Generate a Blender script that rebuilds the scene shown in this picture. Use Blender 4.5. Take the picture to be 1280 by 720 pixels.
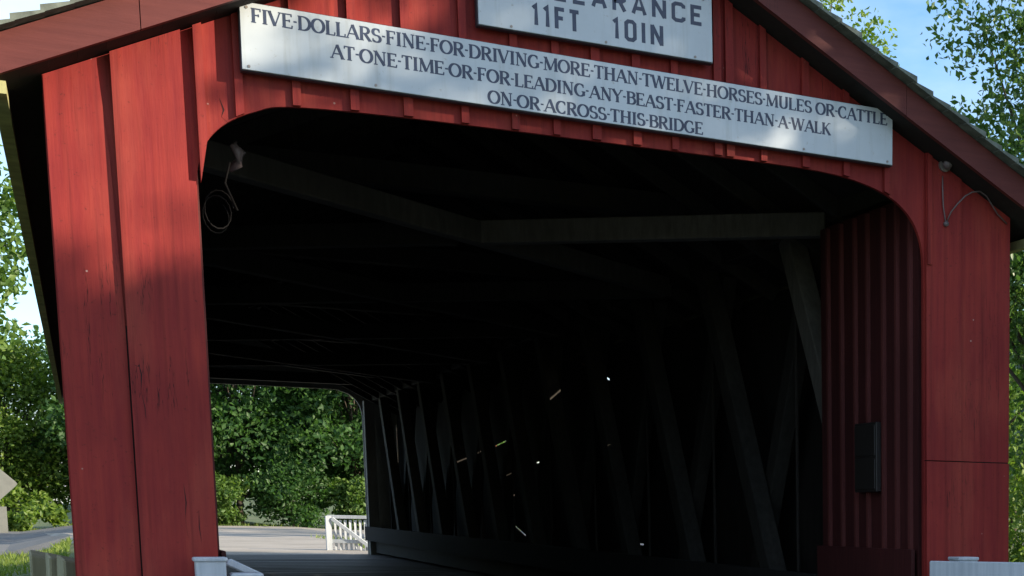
import bpy, bmesh, math, random
import numpy as np
from mathutils import Vector, Matrix, geometry

# ------------------------------------------------------------------ camera, world, sun, exposure
for o in list(bpy.data.objects):
    bpy.data.objects.remove(o)
SC = bpy.context.scene
COL = SC.collection
R = math.radians

cam_d = bpy.data.cameras.new("camera")
cam_o = bpy.data.objects.new("camera", cam_d)
COL.objects.link(cam_o)
FW = Vector((0.5146172, 0.84785418, -0.12772013))
RT = Vector((0.85538381, -0.51792716, 0.00836607))
UP = Vector((0.05905652, 0.11355506, 0.99177496))
m = Matrix((RT, UP, -FW)).transposed().to_4x4()
m.translation = Vector((-2.97405, -10.34444, 1.15222))
cam_o.matrix_world = m
cam_d.sensor_width = 36.0
cam_d.lens = 1953.707 / 1280 * 36
cam_d.shift_x = (640 - 1296.908) / 1280
cam_d.shift_y = (903.774 - 360) / 1280
cam_d.clip_start = 0.1
cam_d.clip_end = 6000
SC.camera = cam_o

SUN = Vector((1.2, -1.0, 0.6)).normalized()        # direction towards the sun
SUN_EL = math.asin(SUN.z)
SUN_AZ = math.atan2(SUN.x, SUN.y)

W = bpy.data.worlds.new("World")
SC.world = W
W.use_nodes = True
nt = W.node_tree
nt.nodes.clear()
out = nt.nodes.new("ShaderNodeOutputWorld")
bg = nt.nodes.new("ShaderNodeBackground")
sky = nt.nodes.new("ShaderNodeTexSky")
sky.sky_type = 'NISHITA'
sky.sun_disc = False
sky.sun_elevation = SUN_EL
sky.sun_rotation = SUN_AZ
sky.air_density = 1.0
sky.dust_density = 0.7
sky.ozone_density = 3.0
tc = nt.nodes.new("ShaderNodeTexCoord")
mp = nt.nodes.new("ShaderNodeMapping")
mp.inputs['Scale'].default_value = (1.0, 1.0, 2.6)
nz = nt.nodes.new("ShaderNodeTexNoise")
nz.inputs['Scale'].default_value = 2.3
nz.inputs['Detail'].default_value = 7
nz.inputs['Roughness'].default_value = 0.55
rp = nt.nodes.new("ShaderNodeValToRGB")
rp.color_ramp.elements[0].position = 0.40
rp.color_ramp.elements[0].color = (0, 0, 0, 1)
rp.color_ramp.elements[1].position = 0.68
rp.color_ramp.elements[1].color = (0.85, 0.85, 0.85, 1)
mx = nt.nodes.new("ShaderNodeMix")
mx.data_type = 'RGBA'
mx.inputs[7].default_value = (4.3, 4.8, 5.2, 1)
nt.links.new(tc.outputs['Generated'], mp.inputs['Vector'])
nt.links.new(mp.outputs['Vector'], nz.inputs['Vector'])
nt.links.new(nz.outputs['Fac'], rp.inputs['Fac'])
nt.links.new(rp.outputs['Color'], mx.inputs[0])
hs = nt.nodes.new('ShaderNodeHueSaturation')
hs.inputs['Saturation'].default_value = 1.12
hs.inputs['Value'].default_value = 1.15
nt.links.new(sky.outputs['Color'], hs.inputs['Color'])
nt.links.new(hs.outputs['Color'], mx.inputs[6])
nt.links.new(mx.outputs[2], bg.inputs['Color'])
bg.inputs['Strength'].default_value = 0.15
nt.links.new(bg.outputs['Background'], out.inputs['Surface'])

sd = bpy.data.lights.new("sun", 'SUN')
sd.energy = 4.8
sd.angle = R(0.6)
sd.color = (1.0, 0.87, 0.68)
so = bpy.data.objects.new("sun", sd)
COL.objects.link(so)
so.rotation_euler = SUN.to_track_quat('Z', 'Y').to_euler()
so.location = (20, -14, 12)

SC.view_settings.view_transform = 'Standard'
SC.view_settings.look = 'None'
SC.view_settings.exposure = 0.85
SC.view_settings.gamma = 1.0
SC.view_settings.use_curve_mapping = False
SC.cycles.max_bounces = 6
SC.cycles.transparent_max_bounces = 8

# ------------------------------------------------------------------ helpers
def tag(o, label=None, cat=None, group=None, kind=None):
    if label: o['label'] = label
    if cat: o['category'] = cat
    if group: o['group'] = group
    if kind: o['kind'] = kind
    return o

def empty(name, loc=(0, 0, 0), rz=0.0):
    o = bpy.data.objects.new(name, None)
    COL.objects.link(o)
    o.location = loc
    o.rotation_euler = (0, 0, rz)
    o.empty_display_size = 0.2
    return o

def obj(name, bm, mat, parent=None, smooth=False):
    me = bpy.data.meshes.new(name)
    bmesh.ops.recalc_face_normals(bm, faces=bm.faces[:])
    bm.to_mesh(me)
    bm.free()
    if smooth:
        me.polygons.foreach_set('use_smooth', [True] * len(me.polygons))
    for mm in (mat if isinstance(mat, (list, tuple)) else [mat]):
        me.materials.append(mm)
    o = bpy.data.objects.new(name, me)
    COL.objects.link(o)
    if parent: o.parent = parent
    return o

def box(bm, x0, x1, y0, y1, z0, z1, bev=0.0):
    vs = [bm.verts.new(p) for p in ((x0, y0, z0), (x1, y0, z0), (x1, y1, z0), (x0, y1, z0),
                                    (x0, y0, z1), (x1, y0, z1), (x1, y1, z1), (x0, y1, z1))]
    fs = []
    for q in ((0, 3, 2, 1), (4, 5, 6, 7), (0, 1, 5, 4), (1, 2, 6, 5), (2, 3, 7, 6), (3, 0, 4, 7)):
        fs.append(bm.faces.new([vs[i] for i in q]))
    if bev > 0:
        es = list({e for f in fs for e in f.edges})
        bmesh.ops.bevel(bm, geom=es, offset=bev, segments=1, affect='EDGES')

def beam(bm, p, q, w, h, bev=0.008, up=(0, 0, 1)):
    """squared timber from p to q, w across, h along 'up'"""
    p, q = Vector(p), Vector(q)
    d = (q - p)
    L = d.length
    d.normalize()
    u = Vector(up)
    s = d.cross(u)
    if s.length < 1e-4:
        s = d.cross(Vector((1, 0, 0)))
    s.normalize()
    u = s.cross(d)
    tmp = bmesh.new()
    box(tmp, -w / 2, w / 2, 0, L, -h / 2, h / 2, bev)
    M = Matrix((s, d, u)).transposed().to_4x4()
    M.translation = p
    bmesh.ops.transform(tmp, matrix=M, verts=tmp.verts)
    me = bpy.data.meshes.new("tmp")
    tmp.to_mesh(me)
    tmp.free()
    bm.from_mesh(me)
    bpy.data.meshes.remove(me)

def prism(bm, pts, y0, y1):
    """polygon in X-Z (list of (x,z)) extruded from y0 to y1"""
    a = [bm.verts.new((x, y0, z)) for x, z in pts]
    b = [bm.verts.new((x, y1, z)) for x, z in pts]
    n = len(pts)
    tri = geometry.tessellate_polygon([[Vector((x, z, 0)) for x, z in pts]])
    for t in tri:
        bm.faces.new([a[i] for i in t])
        bm.faces.new([b[i] for i in reversed(t)])
    for i in range(n):
        j = (i + 1) % n
        bm.faces.new((a[i], a[j], b[j], b[i]))

def tube(bm, pts, rad, segs=8, cap=True):
    pts = [Vector(p) for p in pts]
    rings = []
    for i, p in enumerate(pts):
        d = (pts[min(i + 1, len(pts) - 1)] - pts[max(i - 1, 0)]).normalized()
        s = d.cross(Vector((0.31, 0.17, 0.93)))
        if s.length < 1e-3: s = d.cross(Vector((1, 0, 0)))
        s.normalize()
        t = d.cross(s)
        r = rad[i] if isinstance(rad, (list, tuple)) else rad
        rings.append([bm.verts.new(p + (s * math.cos(2 * math.pi * k / segs) + t * math.sin(2 * math.pi * k / segs)) * r) for k in range(segs)])
    for a, b in zip(rings, rings[1:]):
        for k in range(segs):
            bm.faces.new((a[k], a[(k + 1) % segs], b[(k + 1) % segs], b[k]))
    if cap:
        bm.faces.new(rings[0][::-1])
        bm.faces.new(rings[-1])

def cyl(bm, c, r, h, axis='y', segs=16):
    c = Vector(c)
    d = {'x': Vector((1, 0, 0)), 'y': Vector((0, 1, 0)), 'z': Vector((0, 0, 1))}[axis]
    tube(bm, [c, c + d * h], r, segs)

# ------------------------------------------------------------------ materials
def mat_new(name):
    mt = bpy.data.materials.new(name)
    mt.use_nodes = True
    n = mt.node_tree
    n.nodes.clear()
    o = n.nodes.new("ShaderNodeOutputMaterial")
    p = n.nodes.new("ShaderNodeBsdfPrincipled")
    n.links.new(p.outputs[0], o.inputs[0])
    return mt, n, p, o

def N(n, t, **kw):
    nd = n.nodes.new(t)
    for k, v in kw.items():
        setattr(nd, k, v)
    return nd

def noise(n, coord, scale, detail=4, rough=0.6, vec_scale=None):
    if vec_scale:
        mpn = N(n, "ShaderNodeMapping")
        mpn.inputs['Scale'].default_value = vec_scale
        n.links.new(coord, mpn.inputs['Vector'])
        coord = mpn.outputs['Vector']
    nn = N(n, "ShaderNodeTexNoise")
    nn.inputs['Scale'].default_value = scale
    nn.inputs['Detail'].default_value = detail
    nn.inputs['Roughness'].default_value = rough
    n.links.new(coord, nn.inputs['Vector'])
    return nn.outputs['Fac']

def ramp(n, fac, stops):
    r = N(n, "ShaderNodeValToRGB")
    el = r.color_ramp.elements
    while len(el) < len(stops): el.new(0.5)
    for e, (p, c) in zip(el, stops):
        e.position = p
        e.color = (*c, 1) if len(c) == 3 else c
    n.links.new(fac, r.inputs['Fac'])
    return r.outputs['Color']

def mix(n, fac, a, b, blend='MIX'):
    x = N(n, "ShaderNodeMix", data_type='RGBA', blend_type=blend)
    for s, v in ((0, fac), (6, a), (7, b)):
        if isinstance(v, bpy.types.NodeSocket): n.links.new(v, x.inputs[s])
        elif s == 0: x.inputs[0].default_value = v
        else: x.inputs[s].default_value = (*v, 1)
    return x.outputs[2]

def bump(n, p, h, strength=0.3, dist=0.01):
    b = N(n, "ShaderNodeBump")
    b.inputs['Strength'].default_value = strength
    b.inputs['Distance'].default_value = dist
    n.links.new(h, b.inputs['Height'])
    n.links.new(b.outputs[0], p.inputs['Normal'])

def wood(name, c1, c2, grain=(14, 14, 0.7), rough=0.7, crack=0.0, chips=None, bstr=0.35, spec=0.3, weather=False):
    """sawn wood, grain along the axis with the small scale; optional dark checks and paint chips"""
    mt, n, p, o = mat_new(name)
    g = N(n, "ShaderNodeNewGeometry").outputs['Position']
    f = noise(n, g, 2.0, 6, 0.65, grain)
    big = noise(n, g, 0.9, 4, 0.6)
    c = ramp(n, f, [(0.25, c1), (0.75, c2)])
    dark = tuple(v * 0.72 for v in c1)
    c = mix(n, ramp(n, big, [(0.38, (0.55, 0.55, 0.55)), (0.68, (0, 0, 0))]), c, dark)
    if crack:
        ck = noise(n, g, 1.0, 5, 0.7, (9, 9, 0.45))
        cm = ramp(n, ck, [(0.0, (0, 0, 0)), (0.492, (0, 0, 0)), (0.5, (1, 1, 1)), (0.508, (0, 0, 0))])
        gate = ramp(n, noise(n, g, 1.3, 2, 0.5), [(0.56, (0, 0, 0)), (0.62, (crack, crack, crack))])
        cmk = mix(n, 1.0, cm, gate, 'MULTIPLY')
        c = mix(n, cmk, c, (0.012, 0.006, 0.006))
    if chips:
        vv = N(n, "ShaderNodeTexVoronoi")
        vv.inputs['Scale'].default_value = 7.0
        n.links.new(g, vv.inputs['Vector'])
        cm = ramp(n, vv.outputs['Distance'], [(0.03, (1, 1, 1)), (0.05, (0, 0, 0))])
        gate = ramp(n, noise(n, g, 2.1, 2, 0.5), [(0.50, (0, 0, 0)), (0.56, (1, 1, 1))])
        c = mix(n, mix(n, 1.0, cm, gate, 'MULTIPLY'), c, chips)
    h = f
    if weather:
        # faded bloom, vertical water streaks, grime specks and raised grain
        fade = ramp(n, noise(n, g, 1.0, 5, 0.62, (3.2, 3.2, 0.8)), [(0.50, (0, 0, 0)), (0.72, (0.30, 0.30, 0.30))])
        c = mix(n, fade, c, (0.40, 0.09, 0.055))
        st = ramp(n, noise(n, g, 1.0, 4, 0.6, (24, 24, 0.55)), [(0.54, (0, 0, 0)), (0.72, (0.55, 0.55, 0.55))])
        c = mix(n, st, c, (0.10, 0.012, 0.012))
        sp = ramp(n, noise(n, g, 38.0, 3, 0.7), [(0.62, (0, 0, 0)), (0.72, (0.6, 0.6, 0.6))])
        c = mix(n, sp, c, (0.09, 0.016, 0.014))
        ad = N(n, "ShaderNodeMath", operation='MULTIPLY_ADD')
        n.links.new(noise(n, g, 5.0, 4, 0.6, (1, 1, 0.4)), ad.inputs[0])
        ad.inputs[1].default_value = 1.6
        n.links.new(f, ad.inputs[2])
        h = ad.outputs[0]
    n.links.new(c, p.inputs['Base Color'])
    p.inputs['Roughness'].default_value = rough
    p.inputs['Specular IOR Level'].default_value = spec
    bump(n, p, h, bstr, 0.006)
    return mt

M = {}
M['red'] = wood("red_paint", (0.215, 0.021, 0.023), (0.36, 0.045, 0.031), rough=0.6, crack=0.9, chips=(0.45, 0.28, 0.24), spec=0.16, weather=True)
M['red_trim'] = wood("red_trim_paint", (0.11, 0.024, 0.021), (0.17, 0.041, 0.034), grain=(1.2, 14, 14), rough=0.6, crack=0.5)
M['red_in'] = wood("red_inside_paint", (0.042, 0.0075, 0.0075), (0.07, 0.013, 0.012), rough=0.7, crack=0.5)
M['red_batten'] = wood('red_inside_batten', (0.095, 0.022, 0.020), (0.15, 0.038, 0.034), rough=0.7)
M['silver_lit'] = wood('silvered_lit_timber', (0.085, 0.078, 0.068), (0.18, 0.165, 0.148), grain=(10, 10, 2.0), rough=0.85)  # weathered timber near the entrance; on the last braces a painted-in brightening
M['pale'] = wood('brightened_timber', (0.30, 0.28, 0.24), (0.48, 0.45, 0.40), grain=(10, 10, 2.0), rough=0.85)  # colour raised to stand in for light missing at the far mouth
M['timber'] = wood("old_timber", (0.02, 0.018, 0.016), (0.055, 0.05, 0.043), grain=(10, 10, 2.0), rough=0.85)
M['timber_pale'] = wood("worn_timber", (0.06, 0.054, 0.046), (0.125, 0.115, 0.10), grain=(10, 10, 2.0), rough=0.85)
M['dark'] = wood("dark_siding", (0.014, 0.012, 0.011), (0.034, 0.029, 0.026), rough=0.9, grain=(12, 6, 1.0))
M['deck'] = wood("deck_planks", (0.11, 0.105, 0.10), (0.22, 0.215, 0.21), grain=(0.6, 9, 9), rough=0.55, spec=0.5)
M['post'] = wood("weathered_post", (0.24, 0.21, 0.12), (0.44, 0.40, 0.26), rough=0.85, crack=0.8)
M['white'] = wood("white_paint", (0.40, 0.44, 0.48), (0.66, 0.69, 0.72), rough=0.55, bstr=0.2, crack=0.5)

def simple(name, col, rough=0.5, metal=0.0, var=0.15, scale=6.0, spec=0.5):
    mt, n, p, o = mat_new(name)
    g = N(n, "ShaderNodeNewGeometry").outputs['Position']
    f = noise(n, g, scale, 5, 0.6)
    c = ramp(n, f, [(0.3, tuple(v * (1 - var) for v in col)), (0.7, tuple(min(1, v * (1 + var)) for v in col))])
    n.links.new(c, p.inputs['Base Color'])
    p.inputs['Roughness'].default_value = rough
    p.inputs['Metallic'].default_value = metal
    p.inputs['Specular IOR Level'].default_value = spec
    return mt

M['sign'] = simple("sign_enamel", (0.52, 0.55, 0.56), rough=0.16, var=0.05, scale=3.0)
def sign_mat():
    mt, n, p, o = mat_new("sign_enamel")
    g = N(n, "ShaderNodeNewGeometry").outputs['Position']
    c = ramp(n, noise(n, g, 2.2, 5, 0.6), [(0.35, (0.44, 0.48, 0.51)), (0.65, (0.51, 0.55, 0.58))])
    st = ramp(n, noise(n, g, 1.0, 5, 0.65, (16, 16, 1.1)), [(0.52, (0, 0, 0)), (0.75, (0.5, 0.5, 0.5))])
    c = mix(n, st, c, (0.34, 0.35, 0.33))
    sp = ramp(n, noise(n, g, 30.0, 4, 0.7), [(0.64, (0, 0, 0)), (0.72, (0.7, 0.7, 0.7))])
    c = mix(n, sp, c, (0.33, 0.31, 0.27))
    n.links.new(c, p.inputs['Base Color'])
    p.inputs['Roughness'].default_value = 0.2
    bump(n, p, noise(n, g, 3.0, 2), 0.05, 0.02)
    return mt
M['sign'] = sign_mat()
M['edge'] = simple("sign_edge", (0.05, 0.045, 0.06), rough=0.5)
M['ink'] = simple("sign_lettering", (0.028, 0.040, 0.080), rough=0.45, var=0.3, scale=30)
M['alu'] = simple("bare_aluminium", (0.18, 0.18, 0.16), rough=0.55, metal=0.0, var=0.1)
M['steel'] = simple("galvanised_steel", (0.35, 0.36, 0.36), rough=0.5, metal=0.6)
M['bolt'] = simple("bolt_head", (0.25, 0.22, 0.20), rough=0.5, metal=0.5)
M['rust'] = simple('rusty_iron', (0.022, 0.017, 0.014), 0.85)
M['cable'] = simple("cable_sheath", (0.012, 0.011, 0.011), rough=0.8, spec=0.1)
M['cablepale'] = simple("pale_conduit", (0.13, 0.10, 0.10), rough=0.5)
M['boxgrey'] = simple("grey_box_paint", (0.014, 0.011, 0.010), rough=0.5)
M['shingle'] = simple("shingle", (0.13, 0.145, 0.12), rough=0.9, var=0.45, scale=11)
M['eave_bounce'] = simple("olive_eave_bounce", (0.36, 0.34, 0.15), rough=0.85, var=0.35, scale=5)  # olive tone stands in for light bounced up from the grass
M['gap'] = simple('open_joint_dark', (0.018, 0.007, 0.007), 0.9)
M['bark'] = wood("bark", (0.05, 0.040, 0.030), (0.15, 0.12, 0.095), grain=(9, 9, 2), rough=0.95, bstr=0.8)

def leafmat(name, stops, trans=0.35, rough=0.5):
    mt, n, p, o = mat_new(name)
    geo = N(n, "ShaderNodeNewGeometry")
    big = noise(n, geo.outputs['Position'], 0.55, 3, 0.5)
    mth = N(n, "ShaderNodeMath", operation='MULTIPLY_ADD')
    n.links.new(geo.outputs['Random Per Island'], mth.inputs[0])
    mth.inputs[1].default_value = 0.62
    sub = N(n, "ShaderNodeMath", operation='MULTIPLY')
    n.links.new(big, sub.inputs[0])
    sub.inputs[1].default_value = 0.45
    n.links.new(sub.outputs[0], mth.inputs[2])
    c = ramp(n, mth.outputs[0], stops)
    n.links.new(c, p.inputs['Base Color'])
    p.inputs['Roughness'].default_value = rough
    p.inputs['Specular IOR Level'].default_value = 0.35
    tr = N(n, "ShaderNodeBsdfTranslucent")
    cc = mix(n, 1.0, c, (1.5, 1.7, 0.7), 'MULTIPLY')
    n.links.new(cc, tr.inputs['Color'])
    ms = N(n, "ShaderNodeMixShader")
    ms.inputs[0].default_value = trans
    n.links.new(p.outputs[0], ms.inputs[1])
    n.links.new(tr.outputs[0], ms.inputs[2])
    n.links.new(ms.outputs[0], o.inputs[0])
    return mt

M['leaf_mid'] = leafmat("leaf_mid", [(0.1, (0.040, 0.085, 0.018)), (0.5, (0.075, 0.145, 0.028)), (0.95, (0.14, 0.21, 0.04))])
M['leaf_dark'] = leafmat("leaf_dark", [(0.1, (0.026, 0.068, 0.018)), (0.5, (0.045, 0.110, 0.028)), (0.95, (0.085, 0.165, 0.04))], 0.4)
M['leaf_bright'] = leafmat("leaf_bright", [(0.1, (0.06, 0.115, 0.02)), (0.5, (0.115, 0.19, 0.03)), (0.95, (0.21, 0.28, 0.05))], 0.4)
M['leaf_glossy'] = leafmat("leaf_glossy", [(0.1, (0.035, 0.075, 0.025)), (0.5, (0.06, 0.12, 0.035)), (0.95, (0.14, 0.21, 0.06))], 0.4, 0.35)
M['grass'] = leafmat("grass_blade", [(0.1, (0.07, 0.12, 0.02)), (0.5, (0.13, 0.19, 0.03)), (0.95, (0.24, 0.27, 0.06))], 0.3, 0.6)

def ground_mat():
    mt, n, p, o = mat_new("ground_soil_grass")
    g = N(n, "ShaderNodeNewGeometry").outputs['Position']
    a = noise(n, g, 0.35, 6, 0.65)
    b = noise(n, g, 5.0, 5, 0.7)
    c = ramp(n, a, [(0.35, (0.05, 0.085, 0.018)), (0.52, (0.10, 0.14, 0.03)), (0.72, (0.20, 0.16, 0.09))])
    c = mix(n, ramp(n, b, [(0.4, (0.5, 0.5, 0.5)), (0.65, (0, 0, 0))]), c, (0.035, 0.045, 0.014))
    n.links.new(c, p.inputs['Base Color'])
    p.inputs['Roughness'].default_value = 0.95
    bump(n, p, b, 0.6, 0.05)
    return mt

def road_mat(name, c1, c2, c3):
    mt, n, p, o = mat_new(name)
    g = N(n, "ShaderNodeNewGeometry").outputs['Position']
    a = noise(n, g, 0.5, 5, 0.6)
    b = noise(n, g, 45.0, 3, 0.7)
    c = ramp(n, a, [(0.35, c1), (0.55, c2), (0.75, c3)])
    c = mix(n, 0.35, c, ramp(n, b, [(0.3, (0.02, 0.02, 0.02)), (0.7, (0.30, 0.29, 0.27))]))
    n.links.new(c, p.inputs['Base Color'])
    p.inputs['Roughness'].default_value = 0.85
    bump(n, p, b, 0.4, 0.01)
    return mt

M['ground'] = ground_mat()
M['asphalt'] = road_mat("asphalt", (0.10, 0.10, 0.105), (0.15, 0.15, 0.15), (0.19, 0.185, 0.175))
M['chipseal'] = road_mat("pale_chipseal", (0.36, 0.31, 0.25), (0.47, 0.41, 0.34), (0.55, 0.49, 0.41))
def water_mat():
    mt, n, p, o = mat_new("creek_water")
    g = N(n, "ShaderNodeNewGeometry").outputs['Position']
    p.inputs['Base Color'].default_value = (0.03, 0.035, 0.02, 1)
    p.inputs['Roughness'].default_value = 0.08
    bump(n, p, noise(n, g, 3.0, 3), 0.15, 0.03)
    return mt
M['water'] = water_mat()

# ------------------------------------------------------------------ ground, roads, creek
B, A, L = 3.025, 2.311, 26.63
ZDN, ZDF = 0.08, 0.33                     # deck level at both ends
def deck_z(y): return ZDN + (ZDF - ZDN) * min(max(y / L, 0), 1)
def sm(a, b, x):
    t = min(max((x - a) / (b - a), 0), 1)
    return t * t * (3 - 2 * t)

def ground_z(x, y):
    near = -0.22 + 0.26 * sm(-9, 0, y)
    side = sm(3.3, 5.0, abs(x))
    near -= side * 0.12
    far_mid = 0.26 + 0.012 * max(0, y - L)
    far_side = -0.12 + 0.55 * sm(38, 62, y)
    k = sm(3.0, 4.4, abs(x)) if x < 0 else sm(3.4, 6.0, x) * 0.6
    far = far_mid * (1 - k) + far_side * k
    if y > 41: far = max(far, far_side) if x > 0 else far
    z = near + (far - near) * sm(2, 24, y)
    z -= 3.1 * sm(5.0, 10.5, y) * (1 - sm(18.5, 25.0, y))
    d = math.hypot(x, y - 20)
    z += 0.006 * max(0, d - 90)
    z += (0.10 * math.sin(x * 0.7 + 1.3 * math.sin(y * 0.31)) * math.sin(y * 0.53 + x * 0.2)) * sm(5, 9, abs(x)) * (1 - sm(40, 44, y) * (1 - sm(62, 64, y)))
    return z

xs = sorted(set([-3000, -1200, -500, -250, -140, -90, 90, 140, 250, 500, 1200, 3000] + [i * 0.75 for i in range(-40, 41)] + [i * 3.0 for i in range(-25, 26)]))
ys = sorted(set([-3000, -1000, -300, -120, -60, 120, 160, 250, 500, 1200, 3000] + [i * 0.75 for i in range(-20, 90)] + [i * 3.0 for i in range(-15, 36)]))
bm = bmesh.new()
gv = [[bm.verts.new((x, y, ground_z(x, y))) for x in xs] for y in ys]
for j in range(len(ys) - 1):
    for i in range(len(xs) - 1):
        bm.faces.new((gv[j][i], gv[j][i + 1], gv[j + 1][i + 1], gv[j + 1][i]))
tag(obj('ground', bm, M['ground'], smooth=True), kind='structure')

def strip(name, left, right, mat, dz, n=60):
    bm = bmesh.new()
    rows = []
    K = 8
    for i in range(n + 1):
        t = i / n
        (x0, y0), (x1, y1) = left(t), right(t)
        rows.append([bm.verts.new((x0 + (x1 - x0) * k / K, y0 + (y1 - y0) * k / K,
                                   road_z(x0 + (x1 - x0) * k / K, y0 + (y1 - y0) * k / K) + dz)) for k in range(K + 1)])
    for a, b in zip(rows, rows[1:]):
        for k in range(K):
            bm.faces.new((a[k], a[k + 1], b[k + 1], b[k]))
    for k, sgn in ((0, 1), (K, -1)):
        low = []
        for r in rows:
            d = (r[0].co - r[K].co).normalized() * sgn
            low.append(bm.verts.new(r[k].co + Vector((d.x * .5, d.y * .5, -.28))))
        for i in range(n):
            bm.faces.new((rows[i][k], rows[i + 1][k], low[i + 1], low[i]))
    return tag(obj(name, bm, mat), kind='structure')
def road_z(x, y):
    # highest of the ground samples round the point so that the sheet never sinks into the terrain
    return max(ground_z(x + dx, y + dy) for dx in (-.4, 0, .4) for dy in (-.4, 0, .4)) + 0.01
strip('approach_road', lambda t: (-2.9, -80 + 79.9 * t), lambda t: (2.9, -80 + 79.9 * t), M['asphalt'], 0.008, 120)
strip('far_road', lambda t: (-2.9 - 1.6 * sm(.3, 1, t), L + 0.1 + 34.7 * t), lambda t: (2.9 + 7.0 * sm(.1, 1, t), L + 0.1 + 34.7 * t), M['chipseal'], 0.022, 70)
strip('cross_road', lambda t: (-75 + 150 * t, 43.8 + 0.0 * t), lambda t: (-75 + 150 * t, 61.5), M['asphalt'], 0.014, 90)

bm = bmesh.new()
vs = [bm.verts.new(p) for p in ((-200, 8.5, -2.5), (200, 8.5, -2.5), (200, 22, -2.5), (-200, 22, -2.5))]
bm.faces.new(vs)
tag(obj('creek_water', bm, M['water']), kind='structure')

# ------------------------------------------------------------------ the covered bridge
bridge = empty('covered_bridge', (0, 0, 0))
tag(bridge, 'red wooden covered bridge with a wide arched portal and a dark timber tunnel', 'covered bridge')
def zr(x): return 5.0 - (0.4935 if x < 0 else 0.535) * abs(x)          # underside of the roof

def smooth(pts, n=5):
    # Catmull-Rom through the curved part of an arch; jambs stay straight
    o = [pts[0], pts[1]]
    c = pts[1:-1]
    for i in range(len(c) - 1):
        p0, p1, p2, p3 = c[max(i - 1, 0)], c[i], c[i + 1], c[min(i + 2, len(c) - 1)]
        for k in range(1, n + 1):
            t = k / n
            o.append(tuple(.5 * (2 * p1[j] + (p2[j] - p0[j]) * t + (2 * p0[j] - 5 * p1[j] + 4 * p2[j] - p3[j]) * t * t + (3 * p1[j] - p0[j] - 3 * p2[j] + p3[j]) * t ** 3) for j in (0, 1)))
    return o + [pts[-1]]
ARCH = smooth([(-2.311, -0.6), (-2.311, 2.90), (-2.300, 3.10), (-2.245, 3.255), (-2.14, 3.37), (-1.99, 3.452), (-1.80, 3.505), (-1.2, 3.53),
        (0, 3.54), (1.19, 3.545), (1.60, 3.53), (1.85, 3.49), (2.03, 3.43), (2.15, 3.355), (2.24, 3.25), (2.295, 3.11), (2.311, 2.95), (2.311, -0.6)])
def portal(name, y0, y1, arch, mat):
    bm = bmesh.new()
    pts = [(-B, -0.6)] + arch + [(B, -0.6), (B, zr(B) - 0.004), (0, zr(0) - 0.004), (-B, zr(-B) - 0.004)]
    prism(bm, pts, y0, y1)
    return obj(name, bm, mat, bridge)
pw = portal('portal_wall', 0.0, 0.032, ARCH, M['red'])

def arch_z(x):
    pts = ARCH[1:-1]
    for (xa, za), (xb, zb) in zip(pts, pts[1:]):
        if xa <= x <= xb: return za + (zb - za) * (x - xa) / max(1e-6, xb - xa)
    return -0.6

# wide cover boards on the piers, standing proud of the wall
def board(pts, y0=-0.035, y1=-0.0005, name='pier_board'):
    bm = bmesh.new()
    prism(bm, pts, y0, y1)
    bmesh.ops.remove_doubles(bm, verts=bm.verts, dist=1e-5)
    return obj(name, bm, M['red'], pw)
board([(-2.70, -0.55), (-2.315, -0.55), (-2.315, 3.02), (-2.352, 3.02), (-2.352, zr(-2.352) - .006), (-2.70, zr(-2.70) - .006)], -0.052)
board([(-3.02, -0.55), (-2.708, -0.55), (-2.708, 2.2), (-2.73, 3.1), (-2.765, zr(-2.765) - .006), (-3.02, zr(-3.02) - .006)], -0.012)
board([(2.318, 1.592), (2.604, 1.592), (2.604, zr(2.604) - .006), (2.318, zr(2.318) - .006)], -0.034)
board([(2.318, -0.55), (2.604, -0.55), (2.604, 1.584), (2.318, 1.584)], -0.038)
board([(2.612, 1.592), (3.022, 1.592), (3.022, zr(3.022) - .006), (2.612, zr(2.612) - .006)], -0.014)
board([(2.612, -0.55), (3.022, -0.55), (3.022, 1.584), (2.612, 1.584)], -0.020)

def joint(x0, x1, z0, z1, y=-0.006):
    bm = bmesh.new()
    box(bm, x0, x1, y, -0.0005, z0, z1)
    obj('open_joint', bm, M['gap'], pw)
joint(2.6045, 2.6115, -0.5, zr(2.61) - .02)
joint(2.32, 2.604, 1.5845, 1.5915)
joint(2.6125, 3.02, 1.5845, 1.5915)
joint(-2.7075, -2.7005, -0.5, 2.2)
def crack(pts, yf, w):
    bm = bmesh.new()
    l = [(x + w * (.5 + .5 * math.sin(i * 2.1)) * (1 if 0 < i < len(pts) - 1 else .2), z) for i, (x, z) in enumerate(pts)]
    prism(bm, list(pts) + l[::-1], yf - .0012, yf)
    obj('crack', bm, M['gap'], pw)
crack([(-2.655, 1.985), (-2.648, 1.93), (-2.652, 1.84), (-2.640, 1.75), (-2.638, 1.69)], -.0521, .007)
crack([(-2.685, 1.985), (-2.662, 1.975), (-2.652, 1.99)], -.0521, .012)
crack([(-2.47, 1.33), (-2.465, 1.22), (-2.472, 1.13), (-2.462, 1.02)], -.0521, .006)
crack([(-2.40, 1.18), (-2.405, 1.08), (-2.395, .99)], -.0521, .005)
crack([(2.725, 1.91), (2.722, 1.86), (2.728, 1.80), (2.726, 1.74)], -.0141, .004)
crack([(-2.17, 3.50), (-2.155, 3.44), (-2.165, 3.40), (-2.13, 3.37)], -.0008, .008)
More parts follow.
